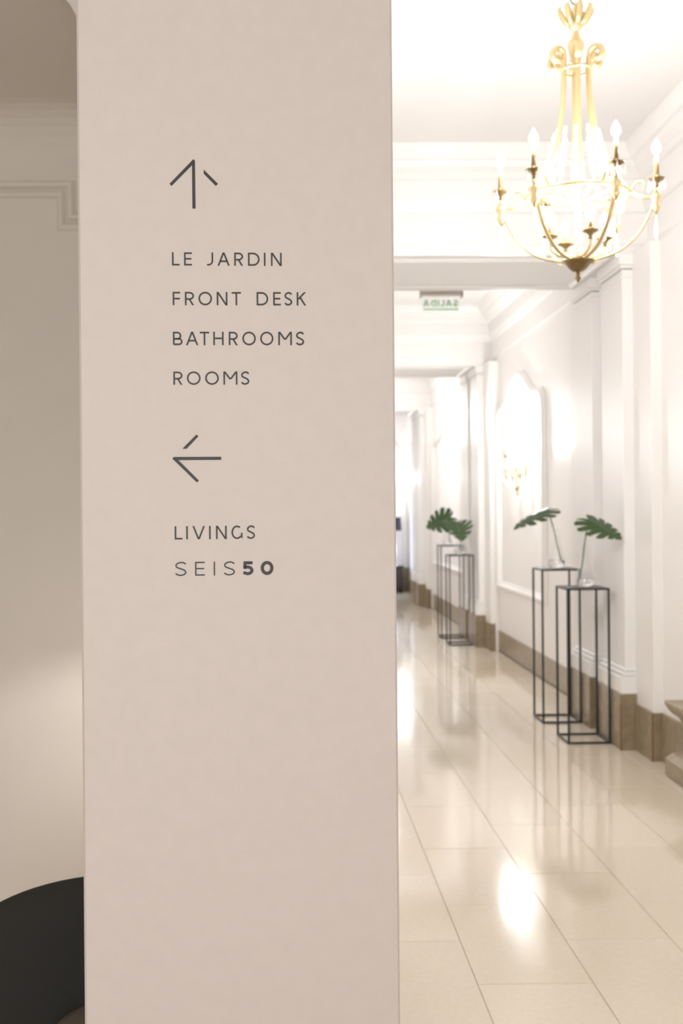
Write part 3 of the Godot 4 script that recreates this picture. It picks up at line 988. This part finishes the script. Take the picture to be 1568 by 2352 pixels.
# blade of a split leaf: base notch at the origin, tip along +y, upper face along +z
func leaf_blade(size: float, droop: float, fold: float, seed_: int) -> ArrayMesh:
	var st := begin()
	st.set_smooth_group(0)
	var rng := RandomNumberGenerator.new()
	rng.seed = seed_
	var edge := curve2([Vector2(0.0, 0.0), Vector2(0.1, -0.16), Vector2(0.26, -0.22), Vector2(0.42, -0.12), Vector2(0.5, 0.08), Vector2(0.49, 0.32), Vector2(0.41, 0.56), Vector2(0.27, 0.78), Vector2(0.12, 0.94), Vector2(0.0, 1.03)], 8)
	var cuts := [0.0, 0.2, 0.36, 0.5, 0.63, 0.76, 0.88, 1.0]
	for side in [-1.0, 1.0]:
		for i in cuts.size() - 1:
			var gap := 0.0 if i == 0 or i == cuts.size() - 2 else rng.randf_range(0.3, 0.45)
			var inner := rng.randf_range(0.25, 0.4)
			var na := 6
			var nb := 8
			var top := []
			for a in na + 1:
				var row := []
				for b in nb + 1:
					var fb := float(b) / nb
					var fa := float(a) / na
					var g := gap * smoothstep(inner, 1.0, fb)
					var lo: float = cuts[i]
					var hi: float = cuts[i + 1]
					if i == 0: fa = 1.0 - (1.0 - fa) * (1.0 - g * 0.5)
					var k := lerpf(lo, hi, 0.5 + (fa - 0.5) * (1.0 - g))
					var e := edge[0]
					var idx := k * (edge.size() - 1)
					var i0 := mini(int(idx), edge.size() - 2)
					e = edge[i0].lerp(edge[i0 + 1], idx - i0)
					if gap > 0.0 and b > 0:
						e = e.lerp(Vector2(0, lerpf(0.02, 0.9, k)), 0.06 * absf(fa - 0.5) * 2.0)
					var m := Vector2(0, lerpf(0.0, 0.95, lerpf(lo, hi, fa)))
					var p := m.lerp(e, fb)
					var z := -fold * p.x * p.x - droop * maxf(p.y, 0.0) * p.y + 0.012 * sin(fb * 3.0 + i * 2.0) * fb
					row.append(Vector3(p.x * side, p.y, z) * size)
				top.append(row)
			var th := Vector3(0, 0, -0.0016)
			for a in na:
				for b in nb:
					var q := [top[a][b], top[a][b + 1], top[a + 1][b + 1], top[a + 1][b]]
					if side < 0: q.reverse()
					quad(st, q[0], q[1], q[2], q[3])
					quad(st, q[3] + th, q[2] + th, q[1] + th, q[0] + th)
			for a in na:
				var e0: Vector3 = top[a][nb]
				var e1: Vector3 = top[a + 1][nb]
				if side > 0: quad(st, e0, e0 + th, e1 + th, e1)
				else: quad(st, e1, e1 + th, e0 + th, e0)
			for a in [0, na]:
				for b in nb:
					var e0: Vector3 = top[a][b]
					var e1: Vector3 = top[a][b + 1]
					if (side > 0) == (a == 0): quad(st, e0, e0 + th, e1 + th, e1)
					else: quad(st, e1, e1 + th, e0 + th, e0)
	return done(st)

func monstera(label: String, root: Vector3, path: Array, tip: Vector3, face: Vector3, size: float, droop: float, fold: float, seed_: int, mat: Material) -> void:
	var o := thing("monstera_leaf", label, "leaf", root, "split monstera leaves in the vases")
	var loc := []
	for p in path: loc.append((p as Vector3) - root)
	var st := begin()
	var c := curve(loc, 8)
	var rad := []
	for i in c.size(): rad.append(lerpf(0.006, 0.004, float(i) / c.size()))
	tube(st, c, rad, 8)
	put("stem", done(st), M.stem, o)
	var y := tip.normalized()
	var z := (face - y * face.dot(y)).normalized()
	var b := Basis(y.cross(z), y, z)
	var bl := put("blade", leaf_blade(size, droop, fold, seed_), mat, o, loc[-1])
	bl.basis = b
	var mr := begin()
	var mp := []
	for i in 9:
		var t := i / 8.0
		mp.append(Vector3(0, t * 0.98, -droop * t * t + 0.002 / size) * size)
	tube(mr, mp, [0.0035, 0.0033, 0.003, 0.0027, 0.0024, 0.002, 0.0016, 0.0012, 0.0008], 6)
	put("midrib", done(mr), M.stem, bl)

func furniture() -> void:
	plant_stand("shorter black wire plant stand in front, nearest of the four", Vector3(1.985, 0, -7.615), 0.285, 0.315, 1.03)
	plant_stand("taller black wire plant stand just behind the nearest one", Vector3(1.985, 0, -8.355), 0.285, 0.315, 1.12)
	plant_stand("shorter black wire plant stand of the far pair beside the second pilasters", Vector3(2.0, 0, -13.15), 0.285, 0.315, 1.04)
	plant_stand("taller black wire plant stand of the far pair, farthest of the four", Vector3(2.0, 0, -13.88), 0.285, 0.315, 1.13)
	vase("clear glass bottle vase on the nearest, shorter wire stand", Vector3(2.0, 1.029, -7.6))
	vase("clear glass bottle vase on the taller stand just behind the nearest", Vector3(1.99, 1.119, -8.35))
	vase("clear glass bottle vase on the shorter stand of the far pair", Vector3(2.0, 1.039, -13.15))
	vase("clear glass bottle vase on the taller stand of the far pair", Vector3(1.96, 1.129, -13.88))
	monstera("large green monstera leaf drooping to the right from the nearest vase", Vector3(1.962, 1.06, -7.6), [Vector3(1.962, 1.06, -7.6), Vector3(1.982, 1.2, -7.585), Vector3(1.988, 1.31, -7.56), Vector3(1.985, 1.41, -7.49), Vector3(1.98, 1.485, -7.41)], Vector3(0.62, -0.42, 0.66), Vector3(0.12, 0.8, 0.58), 0.26, 0.08, 0.55, 1, M.leaf)
	monstera("dark monstera leaf spreading to the left from the vase behind the nearest one", Vector3(2.03, 1.15, -8.35), [Vector3(2.03, 1.15, -8.35), Vector3(2.0, 1.27, -8.35), Vector3(1.97, 1.41, -8.35), Vector3(1.925, 1.55, -8.35)], Vector3(-0.88, -0.28, 0.2), Vector3(-0.2, 0.95, 0.2), 0.29, 0.2, 0.4, 2, M.leaf)
	monstera("split monstera leaf turned flat towards the viewer, upper left of the far pair", Vector3(1.99, 1.16, -13.88), [Vector3(1.99, 1.16, -13.88), Vector3(1.99, 1.3, -13.85), Vector3(1.99, 1.4, -13.75), Vector3(1.98, 1.47, -13.7)], Vector3(-0.8, -0.3, 0.3), Vector3(0.15, 0.4, 0.9), 0.33, 0.1, 0.3, 3, M.leaf)
	monstera("split monstera leaf lower right of the far pair, over the shorter stand", Vector3(2.02, 1.07, -13.15), [Vector3(2.02, 1.07, -13.15), Vector3(2.01, 1.2, -13.12), Vector3(1.975, 1.32, -13.1), Vector3(1.96, 1.4, -13.1)], Vector3(0.05, -0.45, 0.85), Vector3(0.0, 0.85, 0.6), 0.35, 0.1, -0.5, 4, M.leaf)
	bench()
	unseen_floor_lamp()
	exit_sign()
	armchair()
	far_table()

func unseen_floor_lamp() -> void:  # out of view, placed to brighten the lower part of the side-room wall
	var o := thing("unseen_floor_lamp", "unseen slim floor lamp with an opaque shade behind the pillar, placed to light the lower side room wall", "lamp", Vector3(-0.22, 0, -3.7))
	var st := begin()
	lathe(st, [Vector2(0, 0), Vector2(0.13, 0), Vector2(0.13, 0.012), Vector2(0.012, 0.025), Vector2(0.01, 1.25), Vector2(0, 1.25)], 20)
	put("pole", done(st), M.bronze, o)
	var sh := begin()
	lathe(sh, [Vector2(0.17, 1.22), Vector2(0.13, 1.5), Vector2(0, 1.5)], 28)
	lathe(sh, [Vector2(0, 1.495), Vector2(0.126, 1.495), Vector2(0.166, 1.22)], 28)
	put("shade", done(sh), M.fabric, o)
	put("bulb", bulb_mesh(0.025, 0.07), M.bulb, o, Vector3(0, 1.25, 0))
	lamp_light(o, Vector3(0, 1.28, 0), 0.34, Color(0.98, 0.98, 0.98), 0.02)

func bench() -> void:
	var o := thing("stone_bench", "carved brown stone bench with a curved underside by the right wall", "bench", Vector3(2.3, 0, -5.5))
	# level loft: (inset from the outer edge, height), outer edge 0.115 m from the wall, far end at z = -1.06
	var lv := [[0.0, Vector2(0.02, 0.0)], [0.0, Vector2(0.0, 0.01)], [0.0, Vector2(0.0, 0.1)], [0.0, Vector2(0.03, 0.135)], [0.0, Vector2(0.08, 0.15)], [0.0, Vector2(0.085, 0.28)], [0.0, Vector2(0.08, 0.31)], [0.0, Vector2(0.062, 0.345)], [0.0, Vector2(0.03, 0.37)], [0.0, Vector2(0.018, 0.385)], [0.0, Vector2(0.004, 0.41)], [0.0, Vector2(0.0, 0.418)], [0.0, Vector2(0.0, 0.434)], [0.0, Vector2(0.006, 0.44)]]
	var st := begin()
	var lower := begin()
	var body := []
	for l in lv:
		var p: Vector2 = l[1]
		var far := -1.06 + p.x
		var outx := -0.115 + p.x
		body.append([Vector3(outx, p.y, far), Vector3(-0.001, p.y, far), Vector3(-0.001, p.y, 1.6), Vector3(outx, p.y, 1.6)])
	for i in body.size() - 1:
		var s: SurfaceTool = lower if i < 4 else st
		s.set_smooth_group(-1)
		for k in 4:
			var k2 := (k + 1) % 4
			quad(s, body[i][k2], body[i][k], body[i + 1][k], body[i + 1][k2])
	for s in [[lower, 4], [st, body.size() - 1]]:
		var r: Array = body[s[1]]
		quad(s[0], r[3], r[2], r[1], r[0])
	put("seat", done(st), M.bench, o)
	put("base", done(lower), M.bench, o)

func exit_sign() -> void:
	var o := thing("exit_sign", "small hanging exit sign with green mirrored lettering under the first beam", "sign", Vector3(1.195, 3.2, -8.66), "")
	put("housing", box_mesh(Vector3(-0.155, 0.0, -0.04), Vector3(0.155, 0.12, 0.04), 0.004), M.grey_plastic, o)
	put("end_cap", box_mesh(Vector3(-0.163, -0.02, -0.042), Vector3(-0.155, 0.12, 0.042), 0.002), M.grey_plastic, o)
	put("end_cap", box_mesh(Vector3(0.155, -0.02, -0.042), Vector3(0.163, 0.12, 0.042), 0.002), M.grey_plastic, o)
	put("bracket", box_mesh(Vector3(-0.06, 0.05, 0.03), Vector3(0.06, 0.1, 0.21), 0.002), M.grey_plastic, o)
	put("panel", box_mesh(Vector3(-0.15, -0.125, -0.003), Vector3(0.15, 0.01, 0.003)), M.acrylic, o)
	# printed on the far face, so it reads reversed from here
	var x := -0.13
	for g in [["S", 0.72], ["A", 0.95], ["L", 0.6], ["I", 0.24], ["D", 0.85], ["A", 0.95]]:
		var w: float = g[1]
		var m := put("letter", glyph(g[0], w, 0.24, 0.052, Vector2(0, 0)), M.green, o, Vector3(-x, -0.085, -0.0035), PI)
		m.name = "letter"
		x += (w + 0.15) * 0.0535
	put("underline", box_mesh(Vector3(-0.135, -0.112, -0.0045), Vector3(0.135, -0.098, -0.0032)), M.green, o)

func armchair() -> void:
	var o := thing("armchair", "round-backed charcoal armchair partly hidden by the pillar", "armchair", Vector3(-0.46, 0, -2.66))
	o.rotation.y = deg_to_rad(22)
	# backrest: a rounded pad, bent and padded
	var st := begin()
	st.set_smooth_group(0)
	var n := 72
	var rings := 9
	var half := 0.34
	var y0 := 0.36
	var y1 := 0.695
	var front := []
	for r in rings + 1:
		var row := []
		var f := float(r) / rings
		for i in n:
			var a := TAU * i / n
			var ex := 2.3
			var x := half * f * signf(cos(a)) * pow(absf(cos(a)), 2.0 / ex)
			var y := (y1 - y0) / 2 * f * signf(sin(a)) * pow(absf(sin(a)), 2.0 / ex)
			var puff := 0.05 * sqrt(maxf(0.0, 1.0 - pow(f, 4.0)))
			row.append([Vector3(x, (y0 + y1) / 2 + y, 0.25 * x * x - 0.12 * (y) ), puff])
		front.append(row)
	for r in rings:
		for i in n:
			var j := (i + 1) % n
			var F := func(q, s): return (q[0] as Vector3) + Vector3(0, 0, s * (q[1] + 0.004))
			quad(st, F.call(front[r][i], 1), F.call(front[r + 1][i], 1), F.call(front[r + 1][j], 1), F.call(front[r][j], 1))
			quad(st, F.call(front[r][j], -1), F.call(front[r + 1][j], -1), F.call(front[r + 1][i], -1), F.call(front[r][i], -1))
			if r == rings - 1:
				quad(st, F.call(front[r + 1][i], 1), F.call(front[r + 1][i], -1), F.call(front[r + 1][j], -1), F.call(front[r + 1][j], 1))
	var back := put("backrest", done(st), M.fabric, o)
	var se := begin()
	tube(se, curve([Vector3(0.02, 0.38, 0.06), Vector3(0.02, 0.52, 0.058), Vector3(0.0, 0.66, 0.04)], 6), [0.004], 6)
	put("seam", done(se), M.fabric, back)
	var sc := begin()
	var prof := [Vector2(0, 0.37), Vector2(0.17, 0.37), Vector2(0.2, 0.385), Vector2(0.21, 0.41), Vector2(0.2, 0.43), Vector2(0.17, 0.442), Vector2(0, 0.45)]
	lathe(sc, prof, 32)
	put("seat", done(sc), M.seat, o, Vector3(0.06, 0, 0.235))
	for p in [[-0.12, 0.1], [0.2, 0.1], [-0.08, 0.33], [0.18, 0.33]]:
		var lg := begin()
		lathe(lg, [Vector2(0, 0), Vector2(0.011, 0), Vector2(0.018, 0.37), Vector2(0, 0.37)], 10)
		put("leg", done(lg), M.dark_wood, o, Vector3(p[0], 0, p[1]))

func far_table() -> void:
	var t := thing("cabinet", "low dark cabinet against the end wall of the corridor", "cabinet", Vector3(1.98, 0, -21.55))
	put("body", box_mesh(Vector3(-0.2, 0.06, -0.17), Vector3(0.2, 0.48, 0.15), 0.004), M.dark_wood, t)
	put("top", box_mesh(Vector3(-0.22, 0.48, -0.18), Vector3(0.22, 0.51, 0.17), 0.004), M.dark_wood, t)
	for sx in [-1, 1]:
		put("door", box_mesh(Vector3(sx * 0.1 - 0.095, 0.08, 0.15), Vector3(sx * 0.1 + 0.095, 0.46, 0.165), 0.003), M.dark_wood, t)
		for sz in [-1, 1]:
			put("leg", box_mesh(Vector3(-0.015, 0, -0.015), Vector3(0.015, 0.06, 0.015), 0.002), M.dark_wood, t, Vector3(sx * 0.17, 0, sz * 0.13))
	var l := thing("table_lamp", "table lamp with a black shade on the low dark cabinet", "lamp", Vector3(2.02, 0.51, -21.5))
	var st := begin()
	lathe(st, [Vector2(0, 0), Vector2(0.07, 0), Vector2(0.07, 0.015), Vector2(0.015, 0.04), Vector2(0.05, 0.2), Vector2(0.06, 0.32), Vector2(0.02, 0.52), Vector2(0.008, 0.56), Vector2(0.008, 0.72), Vector2(0, 0.72)], 16)
	put("base", done(st), M.white, l)
	var sh := begin()
	lathe(sh, [Vector2(0.155, 0.67), Vector2(0.135, 0.925)], 24)
	lathe(sh, [Vector2(0.132, 0.925), Vector2(0.152, 0.67)], 24)
	put("shade", done(sh), M.black, l)
